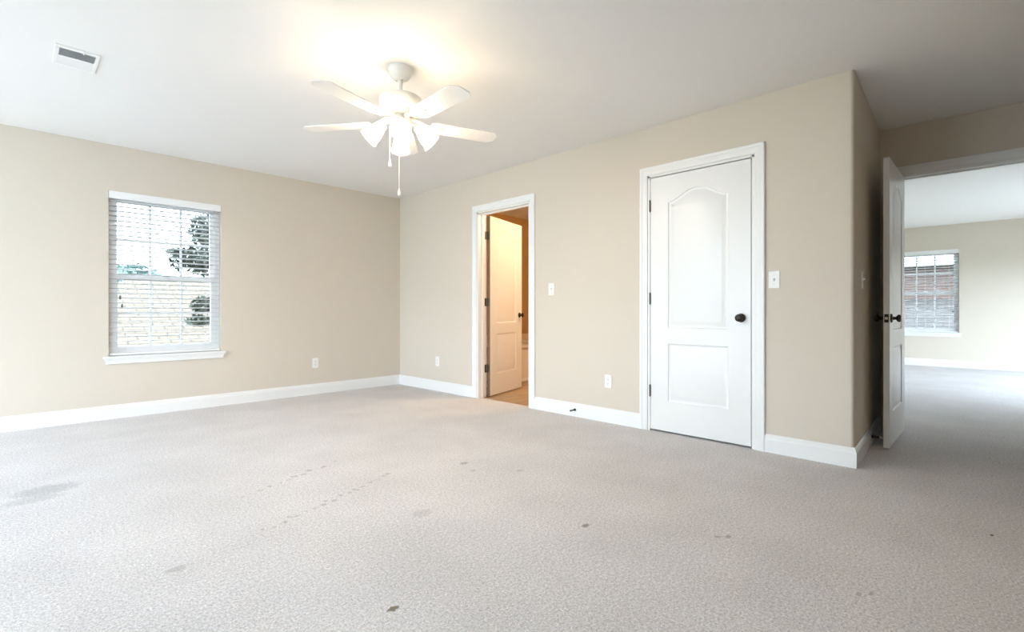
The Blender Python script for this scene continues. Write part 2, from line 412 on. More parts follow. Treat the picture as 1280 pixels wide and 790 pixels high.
# ------------------------------------------------------------------ daylight portals at the openings
def portal(name, loc, rot, sx, sy):
    d = bpy.data.lights.new(name, 'AREA'); d.shape = 'RECTANGLE'; d.size = sx; d.size_y = sy
    d.cycles.is_portal = True
    o = bpy.data.objects.new(name, d); COL.objects.link(o); o.location = loc; o.rotation_euler = rot
portal('daylight_back_window', ((WIN[0]+WIN[1])/2, YA+.18, (WIN[2]+WIN[3])/2), (PI/2, 0, PI), WIN[1]-WIN[0], WIN[3]-WIN[2])
for a, b, c, d in HW:
    portal('daylight_left_window', (XL-.18, (a+b)/2, (c+d)/2), (PI/2, 0, -PI/2), b-a, d-c)
portal('daylight_front_window', ((HF[0]+HF[1])/2, YF-.18, (HF[2]+HF[3])/2), (PI/2, 0, 0), HF[1]-HF[0], HF[3]-HF[2])
portal('daylight_far_window', (XF+.18, (W2[0]+W2[1])/2, (W2[2]+W2[3])/2), (PI/2, 0, PI/2), W2[1]-W2[0], W2[3]-W2[2])
portal('daylight_far_right_window', ((HW2[0]+HW2[1])/2, -1.58, (HW2[2]+HW2[3])/2), (PI/2, 0, 0), HW2[1]-HW2[0], HW2[3]-HW2[2])

# bathroom ceiling lamp (warm), out of the photo's view
bl = bpy.data.lights.new('bathroom_lamp', 'POINT'); bl.energy = BATH_W; bl.color = (1.0, 0.76, 0.49); bl.shadow_soft_size = 0.10
blo = bpy.data.objects.new('bathroom_lamp', bl); COL.objects.link(blo); blo.location = (4.75, 3.1, 2.15)

# ------------------------------------------------------------------ baseboards
BP = [(-.004, 0.0), (0.015, 0.0), (0.015, 0.088), (0.012, 0.098), (0.012, 0.104), (0.007, 0.116), (0.004, 0.122), (-.004, 0.122)]
CW = 0.066      # casing width
def baseboard(name, path, label):
    structure(MB().sweep(BP, path).build(name, 'trim'), label, 'baseboard')
baseboard('baseboard_back', [(XB, YA), (XL, YA)], 'white baseboard under the window wall')
baseboard('baseboard_right', [(XB, D2[1] + CW + .006), (XB, YA)], 'white baseboard between the corner and the bathroom door')
baseboard('baseboard_middle', [(XB, D3[1] + CW + .006), (XB, D2[0] - CW - .006)], 'white baseboard between the bathroom and closet doors')
baseboard('baseboard_corner', [(4.95, YS0 + (4.95-XB)*(YS1-YS0)/(XE-XB)), (XB, YS0), (XB, D3[0] - CW - .006)], 'white baseboard wrapping the alcove corner')
baseboard('baseboard_far', [(XF, -1.4), (XF, 2.2)], 'white baseboard of the next room')
baseboard('baseboard_left', [(XL, YA), (XL, YF)], 'white baseboard beside the camera')

# ------------------------------------------------------------------ door casings and jambs
def casing(name, mapf, a0, a1, top, depth, label, stop=True):
    """mapf(a, o, z): a along the wall, o out of the wall face (+ into the room), z up"""
    t = bmesh.new()
    prof = [(0.0, 0.0), (0.0, 0.010), (0.012, 0.0125), (0.040, 0.0135), (0.046, 0.017), (0.060, 0.0185), (CW, 0.016), (CW, 0.0)]
    base = -0.0
    path = [((a0, base), (-1, 0)), ((a0, top), (-1, 1)), ((a1, top), (1, 1)), ((a1, base), (1, 0))]
    rings = []
    for (pa, pz), (sa, sz) in path:
        rings.append([t.verts.new(mapf(pa + sa*(wd + .006), th, pz + sz*(wd + .006))) for wd, th in prof])
    k = len(prof)
    for A, B in zip(rings, rings[1:]):
        for i in range(k): t.faces.new((A[i], A[(i+1)%k], B[(i+1)%k], B[i]))
    t.faces.new(rings[0]); t.faces.new(rings[-1])
    bmesh.ops.recalc_face_normals(t, faces=t.faces[:])
    mb = MB(); mb.add(t)
    o = structure(mb.build(name, 'trim'), label, 'door trim')
    j = MB(); jt = 0.018
    def jb(p, q): j.box(mapf(*p), mapf(*q))
    jb((a0-.004, .004, 0), (a0+jt-.004, -depth-.004, top)); jb((a1+.004, .004, 0), (a1-jt+.004, -depth-.004, top)); jb((a0-.004, .004, top-jt+.004), (a1+.004, -depth-.004, top+.004))
    if stop:
        s0 = stop
        jb((a0+jt-.006, s0, 0), (a0+jt+.007, s0-.034, top-jt)); jb((a1-jt+.006, s0, 0), (a1-jt-.007, s0-.034, top-jt)); jb((a0+jt, s0, top-jt+.004), (a1-jt, s0-.034, top-jt-.008))
    j.build('jamb', 'trim', o)
    return o
casing('trim_1', lambda a, o, z: (XE - o, a, z), D1[0], D1[1], D1[2], WT, 'white casing around the open entry doorway', -0.042)
casing('trim_2', lambda a, o, z: (XB - o, a, z), D2[0], D2[1], D2[2], WT, 'white casing around the bathroom doorway', -0.048)
casing('trim_3', lambda a, o, z: (XB - o, a, z), D3[0], D3[1], D3[2], WT, 'white casing around the closed closet door', -0.044)

# ------------------------------------------------------------------ moulded two-panel doors
def offset(poly, d):
    n = len(poly); out = []
    for i in range(n):
        p0, p1, p2 = Vector(poly[i-1]), Vector(poly[i]), Vector(poly[(i+1) % n])
        e0 = (p1-p0).normalized(); e1 = (p2-p1).normalized()
        n0 = Vector((-e0.y, e0.x)); n1 = Vector((-e1.y, e1.x))
        m_ = (n0+n1)/max(0.3, 1+n0.dot(n1))
        out.append(tuple(p1 + m_*d))
    return out
DW, DH, DT = 0.768, 2.010, 0.035
def panel_outlines():
    s0, s1 = 0.150, 0.615
    low = [(s0, 0.235), (s1, 0.235), (s1, 0.690), (s0, 0.690)]
    z0, zs, zp = 0.812, 1.800, 1.880
    up = [(s0, z0), (s1, z0), (s1, zs)]
    n = 16
    for i in range(1, n):
        t = i/n
        x = s1 + (s0-s1)*t
        u = 1 - abs(2*t-1)
        z = zs + (zp-zs)*(0.5-0.5*math.cos(PI*min(1, u*1.15)))
        up.append((x, z))
    up.append((s0, zs))
    return [low, up]
def door_leaf_mesh():
    """hinge edge at s=0; faces at y=0 and y=DT; z from 0"""
    bm = bmesh.new()
    for side in (0, 1):
        yf = 0.0 if side == 0 else DT
        sg = 1 if side == 0 else -1
        t = bmesh.new(); edges = []
        outer = [(0, 0), (DW, 0), (DW, DH), (0, DH)]
        for lp in [outer] + panel_outlines():
            vs = [t.verts.new((x, yf, z)) for x, z in lp]
            for i in range(len(vs)): edges.append(t.edges.new((vs[i], vs[(i+1) % len(vs)])))
        bmesh.ops.triangle_fill(t, edges=edges, use_beauty=True)
        for lp in panel_outlines():
            rings = [(lp, 0.0), (offset(lp, 0.006), 0.006), (offset(lp, 0.014), 0.0085), (offset(lp, 0.022), 0.0075), (offset(lp, 0.046), 0.0015), (offset(lp, 0.052), 0.0008)]
            V = [[t.verts.new((x, yf + sg*d, z)) for x, z in ring] for ring, d in rings]
            for A, B in zip(V, V[1:]):
                for i in range(len(A)): t.faces.new((A[i], A[(i+1) % len(A)], B[(i+1) % len(A)], B[i]))
            t.faces.new(V[-1])
        bmesh.ops.remove_doubles(t, verts=t.verts[:], dist=1e-5)
        me = bpy.data.meshes.new('t'); t.to_mesh(me); t.free(); bm.from_mesh(me); bpy.data.meshes.remove(me)
    for (x0, z0, x1, z1) in ((0, 0, DW, 0), (DW, 0, DW, DH), (DW, DH, 0, DH), (0, DH, 0, 0)):
        bm.faces.new([bm.verts.new(p) for p in ((x0, 0, z0), (x1, 0, z1), (x1, DT, z1), (x0, DT, z0))])
    bmesh.ops.remove_doubles(bm, verts=bm.verts[:], dist=1e-5)
    bmesh.ops.recalc_face_normals(bm, faces=bm.faces[:])
    return bm
KS, KZ = 0.703, 0.897
def knob_mb(side):
    mb = MB()
    prof = [(0.0, -.001), (0.031, -.001), (0.031, 0.004), (0.027, 0.009), (0.012, 0.012), (0.010, 0.026), (0.013, 0.030), (0.022, 0.035), (0.0265, 0.043), (0.0255, 0.051), (0.019, 0.0565), (0.0, 0.0585)]
    rot = Matrix.Rotation(PI/2, 4, 'X') if side == 0 else Matrix.Rotation(-PI/2, 4, 'X')
    mb.lathe(prof, 28, Matrix.Translation((KS, 0.0 if side == 0 else DT, KZ)) @ rot)
    return mb
HZ = (0.306, 1.046, 1.790)
def make_door(name, loc, rz, label, open_, pin_side, jamb_plates=()):
    b = MB(); b.bm.free(); b.bm = door_leaf_mesh()
    o = b.build(name, 'door', smooth=True, angle=25)
    o.location = loc; o.rotation_euler = (0, 0, rz)
    structure(o, label, 'door')
    k0 = knob_mb(0).build('knob', 'bronze', o, smooth=True); k0['label'] = 'dark bronze round knob'
    if open_:
        k1 = knob_mb(1).build('knob', 'bronze', o, smooth=True); k1['label'] = 'dark bronze round knob'
        pl = MB().box((DW-.001, DT/2-.0125, KZ-.029), (DW+.0015, DT/2+.0125, KZ+.029), .0008).build('latch_plate', 'bronze', o)
        pl['label'] = 'dark latch plate on the door edge'
        MB().box((DW+.001, DT/2-.008, KZ-.009), (DW+.009, DT/2+.008, KZ+.009), .002).build('latch_bolt', 'steel', pl)
    yp = -0.006 if pin_side == 0 else DT + 0.006
    for z in HZ:
        h = MB().tube([(-.002, yp, z-.045), (-.002, yp, z+.045)], .0065, 12)
        h.tube([(-.002, yp, z+.045), (-.002, yp, z+.049)], [.0045, .003], 10).tube([(-.002, yp, z-.049), (-.002, yp, z-.045)], [.003, .0045], 10)
        if open_:
            h.box((-.0016, .003, z-.044), (.0004, DT-.001, z+.044))
        for p, q in jamb_plates:      # the hinge leaf let into the jamb
            t = bmesh.new(); bmesh.ops.create_cube(t, size=1.0)
            p, q = Vector(p), Vector(q)
            for v in t.verts: v.co = Vector((p.x + (v.co.x+.5)*(q.x-p.x), p.y + (v.co.y+.5)*(q.y-p.y), 0)) + Vector((0, 0, (v.co.z)*.088))
            t.transform(Matrix.Translation((0, 0, z)) @ Matrix.Rotation(-rz, 4, 'Z') @ Matrix.Translation((-loc[0], -loc[1], 0)))
            h.add(t)
        ho = h.build('hinge', 'hinge', o, smooth=True); ho['label'] = 'dark metal butt hinge'
    return o
# local +x runs from the hinge to the latch edge, local -y is the face without the stop
make_door('door_1', (XE - .010, 0.566, 0.012), PI, 'white panelled entry door standing open into the alcove', True, 0)
make_door('door_3', (XB + .002, D3[1] - .0165, 0.014), -PI/2, 'closed white two-panel closet door with dark knob', False, 0)
ang = math.radians(16)
dj = D2[1] - .014
bd = make_door('door_2', (3.774, dj - .036, 0.012), ang, 'white bathroom door standing ajar inside the lit bathroom', True, 1,
               [((3.716, dj - .0015, 0), (3.7505, dj + .001, 0))])
eb = MB().box((-.0008, 0.0005, 0.001), (.0003, DT - .0005, DH - .001)).build('edge_shade_strip', 'edge_shade', bd); eb['label'] = 'brown strip on the hinge edge painting in the dark gap'  # added strip, coloured brown in place of the shaded hinge gap

# ------------------------------------------------------------------ windows
def window(name, mapf, u0, u1, z0, z1, label, stool=True):
    fo, fi = 0.160, 0.072          # frame depth range behind the room face of the wall
    def bx(mb, a, b, bev=0.002): mb.box(mapf(*a), mapf(*b), bev); return mb
    e = 0.001
    f = MB(); fw = 0.038
    bx(f, (u0-e, fi, z0-e), (u0+fw, fo, z1+e)); bx(f, (u1-fw, fi, z0-e), (u1+e, fo, z1+e))
    bx(f, (u0+fw, fi, z1-fw), (u1-fw, fo, z1+e)); bx(f, (u0+fw, fi, z0-e), (u1-fw, fo, z0+fw))
    root = structure(f.build(name, 'vinyl'), label, 'window')
    zm = (z0+z1)/2 - 0.025
    for (a, b, d0, d1, nm) in ((z0+fw, zm+.022, fi+.006, fi+.034, 'sash'), (zm-.022, z1-fw, fi+.040, fi+.068, 'sash')):
        s = MB(); sw = 0.036; ul, ur = u0+fw, u1-fw
        bx(s, (ul, d0, a), (ul+sw, d1, b)); bx(s, (ur-sw, d0, a), (ur, d1, b)); bx(s, (ul+sw, d0, a), (ur-sw, d1, a+sw+.006)); bx(s, (ul+sw, d0, b-sw-.006), (ur-sw, d1, b))
        gu0, gu1, ga, gb = ul+sw, ur-sw, a+sw+.006, b-sw-.006
        dm = (d0+d1)/2
        for k in (1, 2):
            u = gu0 + (gu1-gu0)*k/3
            bx(s, (u-.010, dm-.006, ga), (u+.010, dm+.006, gb))
        bx(s, (gu0, dm-.0055, (ga+gb)/2-.010), (gu1, dm+.0055, (ga+gb)/2+.010))
        so = s.build(nm, 'vinyl', root)
        MB().box(mapf(gu0-.004, dm-.0015, ga-.004), mapf(gu1+.004, dm+.0015, gb+.004)).build('pane', 'glass', so)
    lk = MB(); bx(lk, ((u0+u1)/2-.03, fi-.004, zm+.022), ((u0+u1)/2+.03, fi+.03, zm+.034), .003)
    lk.build('sash_lock', 'vinyl', root)
    st = MB(); bx(st, (u0-.038, -.034, z0-.020), (u1+.038, 0.0, z0+.0015), .004); bx(st, (u0+.0005, -.002, z0-.010), (u1-.0005, fi+.002, z0+.0015), .0005)
    st.build('window_stool', 'trim', root)
    ap = MB(); bx(ap, (u0-.018, -.018, z0-.068), (u1+.018, .001, z0-.020), .004); bx(ap, (u0-.026, -.025, z0-.034), (u1+.026, .001, z0-.020), .003)
    ap.build('window_apron', 'trim', root)
    return root
mapA = lambda u, d, z: (u, YA + d, z)
mapF = lambda u, d, z: (XF + d, u, z)
window('window_1', mapA, *WIN, 'white single-hung window with grilles in the bedroom wall')
window('window_2', mapF, *W2, 'white single-hung window with grilles in the next room')

def blind(mapf, base, rz, u0, u1, z0, z1, label, cord_side, tassels, tasselmat):
    """local x along the window, local y out through the wall, z up"""
    W_ = u1 - u0 - .012; zc = z1 - z0
    root = empty('window_blind', base, label, 'blind', rz)
    MB().box((-W_/2, .006, zc-.045), (W_/2, .060, zc-.001), .002).build('headrail', 'blind', root)
    MB().box((-W_/2-.003, -.003, zc-.066), (W_/2+.003, .004, zc-.002), .0015).build('valance', 'blind', root)
    pitch = .0435; n = int((zc - .105)/pitch); dc = .034
    sl = MB()
    for i in range(n):
        z = zc - .085 - i*pitch
        t = bmesh.new(); prof = []
        for k in range(7):
            x = -.0245 + .049*k/6; prof.append((x, .0022*(1-(x/.0245)**2)))
        top = [(x, zz+.0019) for x, zz in prof]; bot = [(x, zz-.0019) for x, zz in prof][::-1]
        ring = top + bot
        A = [t.verts.new((-W_/2+.002, dc + x, z + zz - x*.10)) for x, zz in ring]; B = [t.verts.new((W_/2-.002, dc + x, z + zz - x*.10)) for x, zz in ring]
        for k in range(len(ring)): t.faces.new((A[k], A[(k+1) % len(ring)], B[(k+1) % len(ring)], B[k]))
        t.faces.new(A[::-1]); t.faces.new(B)
        bmesh.ops.recalc_face_normals(t, faces=t.faces[:])
        sl.add(t)
    sl.build('slats', 'slat', root, smooth=True)
    MB().box((-W_/2+.002, .012, .006), (W_/2-.002, .056, .024), .004).build('bottom_rail', 'blind', root)
    c = MB()
    for fx in (-.36, 0.0, .36):
        for dy in (-.027, .027):
            c.tube([(fx*W_, dc+dy, .02), (fx*W_, dc+dy, zc-.05)], .0008, 6)
    c.build('ladder_cords', 'cord', root)
    for dx, zt in tassels:
        x = cord_side*(W_/2 - .075) + dx
        co = MB().tube([(x, -.004, zt+.01), (x, -.006, zc*.6), (x, -.0065, zc-.066), (x, .007, zc-.05)], .0011, 6).build('pull_cord', 'cord', root)
        MB().lathe([(0, 0), (.0062, .001), (.0075, .012), (.0058, .024), (.0030, .034), (0, .035)], 14, Matrix.Translation((x, -.004, zt-.012))).build('tassel', tasselmat, co, smooth=True)
    return root
blind(mapA, ((WIN[0]+WIN[1])/2, YA, WIN[2]+.0015), 0, WIN[0], WIN[1], WIN[2], WIN[3], 'open white horizontal blind hanging in the bedroom window', -1, [(0.0, 0.520), (0.014, 0.445)], 'rubber')
blind(mapF, (XF, (W2[0]+W2[1])/2, W2[2]+.0015), -PI/2, W2[0], W2[1], W2[2], W2[3], 'open white horizontal blind seen through the entry doorway', 1, [(0.0, 0.36)], 'rubber')

# ------------------------------------------------------------------ wall plates (local: x along the wall, -y out of the wall)
def plate_mb(): return MB().box((-.035, -.0055, -.0575), (.035, .0005, .0575), .003, 3)
def screw(root, z, y=-.0058):
    MB().lathe([(0, 0), (.0032, .0003), (.0034, .0012), (0, .0012)], 10, Matrix.Translation((0, y, z)) @ Matrix.Rotation(PI/2, 4, 'X') @ Matrix.Translation((0, 0, -.0008))).build('screw', 'toggle', root)
def outlet(loc, rz, label):
    root = empty('wall_outlet', loc, label, 'outlet', rz)
    plate_mb().build('cover_plate', 'plate', root)
    for zc in (-.0195, .0195):
        f = MB()
        n = 24; poly = []
        for i in range(n):
            a = 2*PI*i/n; poly.append((max(-.0145, min(.0145, .0172*math.cos(a))), .0145*math.sin(a)))
        f.prism(poly, 0, .0016, Matrix.Translation((0, -.0054, zc)) @ Matrix.Rotation(PI/2, 4, 'X'))
        fo = f.build('receptacle', 'plate', root)
        MB().box((-.0075, -.0074, zc-.002), (-.0052, -.0068, zc+.007)).box((.0052, -.0074, zc-.001), (.0072, -.0068, zc+.006)).lathe([(0, 0), (.0027, 0), (.0027, .0005), (0, .0005)], 12, Matrix.Translation((0, -.0069, zc-.0075)) @ Matrix.Rotation(PI/2, 4, 'X')).build('slots', 'slot', fo)
    screw(root, 0)
    return root
def switch(loc, rz, label, double=False):
    root = empty('light_switch', loc, label, 'switch', rz)
    plate_mb().build('cover_plate', 'plate', root)
    MB().box((-.0055, -.0062, -.013), (.0055, -.0050, .013), .0005).build('toggle_frame', 'toggle', root)
    t = bmesh.new(); bmesh.ops.create_cube(t, size=1.0)
    for v in t.verts:
        k = 1.0 if v.co.y < 0 else 1.25
        v.co = Vector((v.co.x*.0085*k, v.co.y*.016 - .009, v.co.z*.009*k))
    bmesh.ops.bevel(t, geom=t.edges[:], offset=.0012, segments=2, affect='EDGES')
    t.transform(Matrix.Translation((0, -.003, 0)) @ Matrix.Rotation(math.radians(-28), 4, 'X'))
    tm = MB(); tm.add(t); tm.build('toggle', 'plate', root)
    screw(root, .030); screw(root, -.030)
    return root
RZB = -PI/2       # plates on the door wall: local -y points to -x
outlet((2.495, YA, 0.360), 0, 'white outlet low on the window wall right of the window')
outlet((XB, 4.812, 0.354), RZB, 'white outlet between the room corner and the bathroom door')
outlet((XB, 2.395, 0.353), RZB, 'white outlet between the bathroom door and the closet door')
switch((XB, 3.030, 1.167), RZB, 'white toggle switch right of the bathroom doorway')
switch((XB, 1.077, 1.171), RZB, 'white toggle switch right of the closed closet door')
sx = 3.965
switch((sx, YS0 + (sx-XB)*(YS1-YS0)/(XE-XB), 1.165), math.atan2(YS1-YS0, XE-XB), 'white toggle switch on the alcove side wall beside the open entry door')

# ------------------------------------------------------------------ door stops
def door_stop(loc, rz, label, length, black):
    root = empty('door_stop', loc, label, 'door stop', rz)
    R = Matrix.Rotation(PI/2, 4, 'X')
    MB().lathe([(0, -.001), (.0115, -.001), (.0115, .004), (.008, .009), (.006, .012), (0, .012)], 18, R).build('base', 'rubber', root, smooth=True)
    if black:
        MB().lathe([(.0085, .008), (.0065, .03), (.005, length-.02), (0, length-.018)], 14, R).build('rod', 'rubber', root, smooth=True)
    else:
        pts = [(.0065*math.cos(a), -.010 - (length-.03)*a/(2*PI*9), .0065*math.sin(a)) for a in [2*PI*9*i/160 for i in range(161)]]
        MB().tube(pts, .0016, 6).build('spring', 'rubber', root, smooth=True)
    MB().lathe([(0, length-.022), (.0070, length-.022), (.0078, length-.012), (.0070, length-.003), (.004, length), (0, length)], 14, R).build('tip', 'rubber' if black else 'plate', root, smooth=True)
    return root
door_stop((XB - .0145, 2.742, .063), RZB, 'small black door stop on the baseboard between the two doors', .075, True)
sx = 4.335
door_stop((sx, YS0 + (sx-XB)*(YS1-YS0)/(XE-XB) - .0145, .062), math.atan2(YS1-YS0, XE-XB), 'dark spring door stop behind the open entry door', .066, False)

# ------------------------------------------------------------------ ceiling register
vt = empty('air_vent', (0.286, 3.862, H), 'white ceiling air register above the window side of the room', 'vent')
f = MB()
hw, hd, iw, idp = .098, .152, .078, .118
for a, b in (((-hw, -hd), (hw, -idp)), ((-hw, idp), (hw, hd)), ((-hw, -idp), (-iw, idp)), ((iw, -idp), (hw, idp))):
    f.box((a[0], a[1], -.007), (b[0], b[1], .0005), .002)
f.box((-iw, -.006, -.006), (iw, .006, 0), .001)
f.build('vent_frame', 'trim', vt)
MB().box((-iw-.001, -idp-.001, -.0012), (iw+.001, idp+.001, .0004)).build('damper', 'vent_dark', vt)
for side in (-1, 1):
    lb = MB()
    for i in range(9):
        yc = side*(.012 + .0118*i)
        t = bmesh.new(); bmesh.ops.create_cube(t, size=1.0)
        for v in t.verts: v.co = Vector((v.co.x*2*iw, v.co.y*.0125, v.co.z*.0012))
        t.transform(Matrix.Translation((0, yc, -.0045)) @ Matrix.Rotation(-side*math.radians(32), 4, 'X'))
        lb.add(t)
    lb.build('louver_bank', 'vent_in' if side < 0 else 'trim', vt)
MB().box((.020, -.150, -.014), (.026, -.120, -.004), .001).build('damper_lever', 'trim', vt)

# ------------------------------------------------------------------ ceiling fan with light kit
FX, FY = 1.684, 2.604
fan = empty('ceiling_fan', (FX, FY, H), 'white five-blade ceiling fan with four lit glass shades', 'ceiling fan')
MB().lathe([(0, .0005), (.072, .0005), (.0725, -.006), (.071, -.020), (.064, -.044), (.050, -.062), (.034, -.071), (.030, -.074), (.016, -.075), (0, -.075)], 40).build('canopy', 'fan', fan, smooth=True)
for k in range(3):
    a = 2*PI*k/3 + .4
    MB().lathe([(0, 0), (.0035, .0005), (.0035, .002), (0, .003)], 8, Matrix.Translation((.024*math.cos(a), .024*math.sin(a), -.076)) @ Matrix.Rotation(PI, 4, 'X')).build('screw', 'hinge', fan)
MB().lathe([(.013, -.07), (.013, -.175)], 20).build('downrod', 'fan', fan, smooth=True)
MB().lathe([(0, -.160), (.022, -.160), (.026, -.170), (.060, -.173), (.112, -.178), (.124, -.184), (.126, -.194), (.125, -.236), (.121, -.246), (.100, -.256), (.090, -.262), (.090, -.270), (.080, -.284), (.070, -.290), (.0, -.290)], 48).build('motor_housing', 'fan', fan, smooth=True)
vr = MB()
for k in range(30):
    a = 2*PI*k/30
    vr.box((.074, -.0018, -.2835), (.0905, .0018, -.2655), .0006, 1, Matrix.Rotation(a, 4, 'Z'))
vr.build('vent_fins', 'fan', fan)
MB().lathe([(0, -.288), (.052, -.288), (.052, -.300), (.064, -.304), (.064, -.352), (.060, -.362), (.040, -.374), (.030, -.380), (.0, -.382)], 40).build('switch_housing', 'fan', fan, smooth=True)
# blade built once along +x
ZB = -.330
PITCH = math.radians(-8)
def blade_mesh():
    t = MB()
    Lr, Lt = .185, .632
    poly = [(Lr, -.050), (Lr+.02, -.060), (Lr+.10, -.065), (Lt-.035, -.073), (Lt-.002, -.034), (Lt-.002, .034), (Lt-.035, .073), (Lr+.10, .065), (Lr+.02, .060), (Lr, .050)]
    t.prism(poly, -.003, .003, Matrix.Translation((0, 0, ZB)) @ Matrix.Rotation(PITCH, 4, 'X'), .0012)
    return t
def iron_mesh():
    t = MB()
    mt = Matrix.Translation((0, 0, ZB)) @ Matrix.Rotation(PITCH, 4, 'X')
    t.prism([(.165, -.018), (.200, -.042), (.235, -.040), (.245, -.018), (.272, -.010), (.278, 0), (.272, .010), (.245, .018), (.235, .040), (.200, .042), (.165, .018)], -.0085, -.0028, mt, .0015)
    t.tube([(.060, 0, -.300), (.100, 0, -.304), (.135, 0, -.318), (.175, 0, ZB-.006)], [.014, .013, .012, .013], 12)
    for px, py in ((.212, -.024), (.212, .024), (.258, 0)):
        t.lathe([(0, 0), (.004, .0005), (.0045, .002), (0, .003)], 8, mt @ Matrix.Translation((px, py, -.0115)))
    return t
proto_b = proto_i = None
BLADE0 = math.radians(-20)
for k in range(5):
    if k == 0:
        b = blade_mesh().build('blade', 'blade', fan, smooth=False); ir = iron_mesh().build('blade_iron', 'fan', b, smooth=True)
        proto_b, proto_i = b, ir
    else:
        b = proto_b.copy(); COL.objects.link(b); b.parent = fan
        ir = proto_i.copy(); COL.objects.link(ir); ir.parent = b
    b.rotation_euler = (0, 0, BLADE0 + 2*PI*k/5)
# light arms, shades, bulbs built once along +x, tilted down and out
TILT = math.radians(45)
ax = Matrix.Translation((.098, 0, -.352)) @ Matrix.Rotation(PI - TILT, 4, 'Y')     # local +z points down and out
def arm_mesh():
    t = MB().tube([(.050, 0, -.335), (.072, 0, -.334), (.088, 0, -.341), (.100, 0, -.354)], .0095, 12)
    t.lathe([(0, -.004), (.020, -.002), (.026, .006), (.027, .024), (.020, .026), (0, .026)], 24, ax)
    return t
def shade_mesh():
    out = [(.0245, .018), (.0265, .022), (.029, .030), (.036, .046), (.042, .064), (.046, .084), (.050, .104), (.056, .122), (.0605, .130)]
    inn = [(r_-.0028, z_) for r_, z_ in out][::-1]
    return MB().lathe(out + inn + [out[0]], 40, ax)
def bulb_mesh():
    return MB().lathe([(0, .026), (.012, .026), (.0125, .040), (.016, .052), (.0235, .068), (.026, .082), (.0235, .096), (.015, .106), (.006, .110), (0, .1105)], 24, ax)
pa = None
for k in range(4):
    if k == 0:
        a = arm_mesh().build('light_arm', 'fan', fan, smooth=True); s_ = shade_mesh().build('lamp_shade', 'frost', fan, smooth=True); u_ = bulb_mesh().build('bulb', 'bulb', s_, smooth=True)
        pa = (a, s_, u_)
    else:
        a = pa[0].copy(); COL.objects.link(a); a.parent = fan
        s_ = pa[1].copy(); COL.objects.link(s_); s_.parent = fan
        u_ = pa[2].copy(); COL.objects.link(u_); u_.parent = s_
    rz = math.radians(237 + 90*k)
    a.rotation_euler = (0, 0, rz); s_.rotation_euler = (0, 0, rz)
def chain(px, py, z0, z1):
    n = max(2, int((z0 - z1)/.0045)); t = MB()
    t.tube([(px, py, z0), (px, py, z1)], .0017, 8)
    for i in range(0, n, 2):
        t.lathe([(0, -.0024), (.0026, 0), (0, .0024)], 6, Matrix.Translation((px, py, z0 - (z0-z1)*i/n)))
    c = t.build('pull_chain', 'steelchain', fan)
    MB().lathe([(0, .004), (.0035, .003), (.0045, -.006), (.0085, -.022), (.0095, -.032), (.0075, -.041), (0, -.044)], 16, Matrix.Translation((px, py, z1))).build('pull_fob', 'fan', c, smooth=True)
chain(-.050, .040, -.358, -.560)
chain(-.006, .006, -.380, -.735)

# ------------------------------------------------------------------ bathroom
tub = empty('bathtub', (4.95, 5.0, 0), 'white built-in bathtub seen past the ajar bathroom door', 'bathtub')
MB().box((-1.19, -.385, 0), (1.445, -.345, .455), .004).build('tub_apron', 'tub', tub)
MB().box((-1.19, -.395, 0), (1.445, -.383, .045), .003).build('toe_trim', 'trim', tub)
d = MB(); 
for a, b in (((-1.19, -.41), (1.445, -.27)), ((-1.19, .28), (1.445, .415)), ((-1.19, -.27), (-.95, .28)), ((1.2, -.27), (1.445, .28))): d.box((*a, .455), (*b, .495), .008)
d.build('tub_deck', 'tub', tub)
bs = MB().box((-.95, -.27, .10), (1.2, .28, .12)).box((-.95, -.29, .10), (1.2, -.27, .47)).box((-.95, .28, .10), (1.2, .30, .47)).box((-.97, -.29, .10), (-.95, .30, .47)).box((1.2, -.29, .10), (1.22, .30, .47)).build('basin', 'tub', tub)
MB().box((-1.19, .405, .495), (1.445, .418, .600), .003).build('backsplash', 'bathtile', tub)

# ------------------------------------------------------------------ next room ceiling
sd = empty('smoke_detector', (6.52, -.16, H), 'small white ceiling detector at the right edge of the entry doorway view', 'smoke detector')
MB().lathe([(0, .0005), (.065, .0005), (.066, -.010), (.060, -.024), (.048, -.033), (0, -.036)], 32).build('detector_body', 'plate', sd, smooth=True)
MB().lathe([(.030, -.0352), (.034, -.0352), (.034, -.037), (.030, -.037), (.030, -.0352)], 24).build('grille_ring', 'toggle', sd)

# ------------------------------------------------------------------ outside
structure(MB().box((-60, -60, -3.2), (80, 80, -3.0)).build('ground', 'grass'), 'lawn outside the windows', 'ground')
structure(MB().box((-24, -16, -3.0), (-4.2, 8, -2.95)).build('bounce_slab', 'concrete'), 'added pale slab bouncing daylight up into the side windows', 'bounce_slab')  # unseen slab added to throw daylight onto the bedroom ceiling
hs = empty('neighbor_house', (6.0, 16.0, -3.0), 'neighbouring house with tan shingle roof outside the bedroom window', 'house')
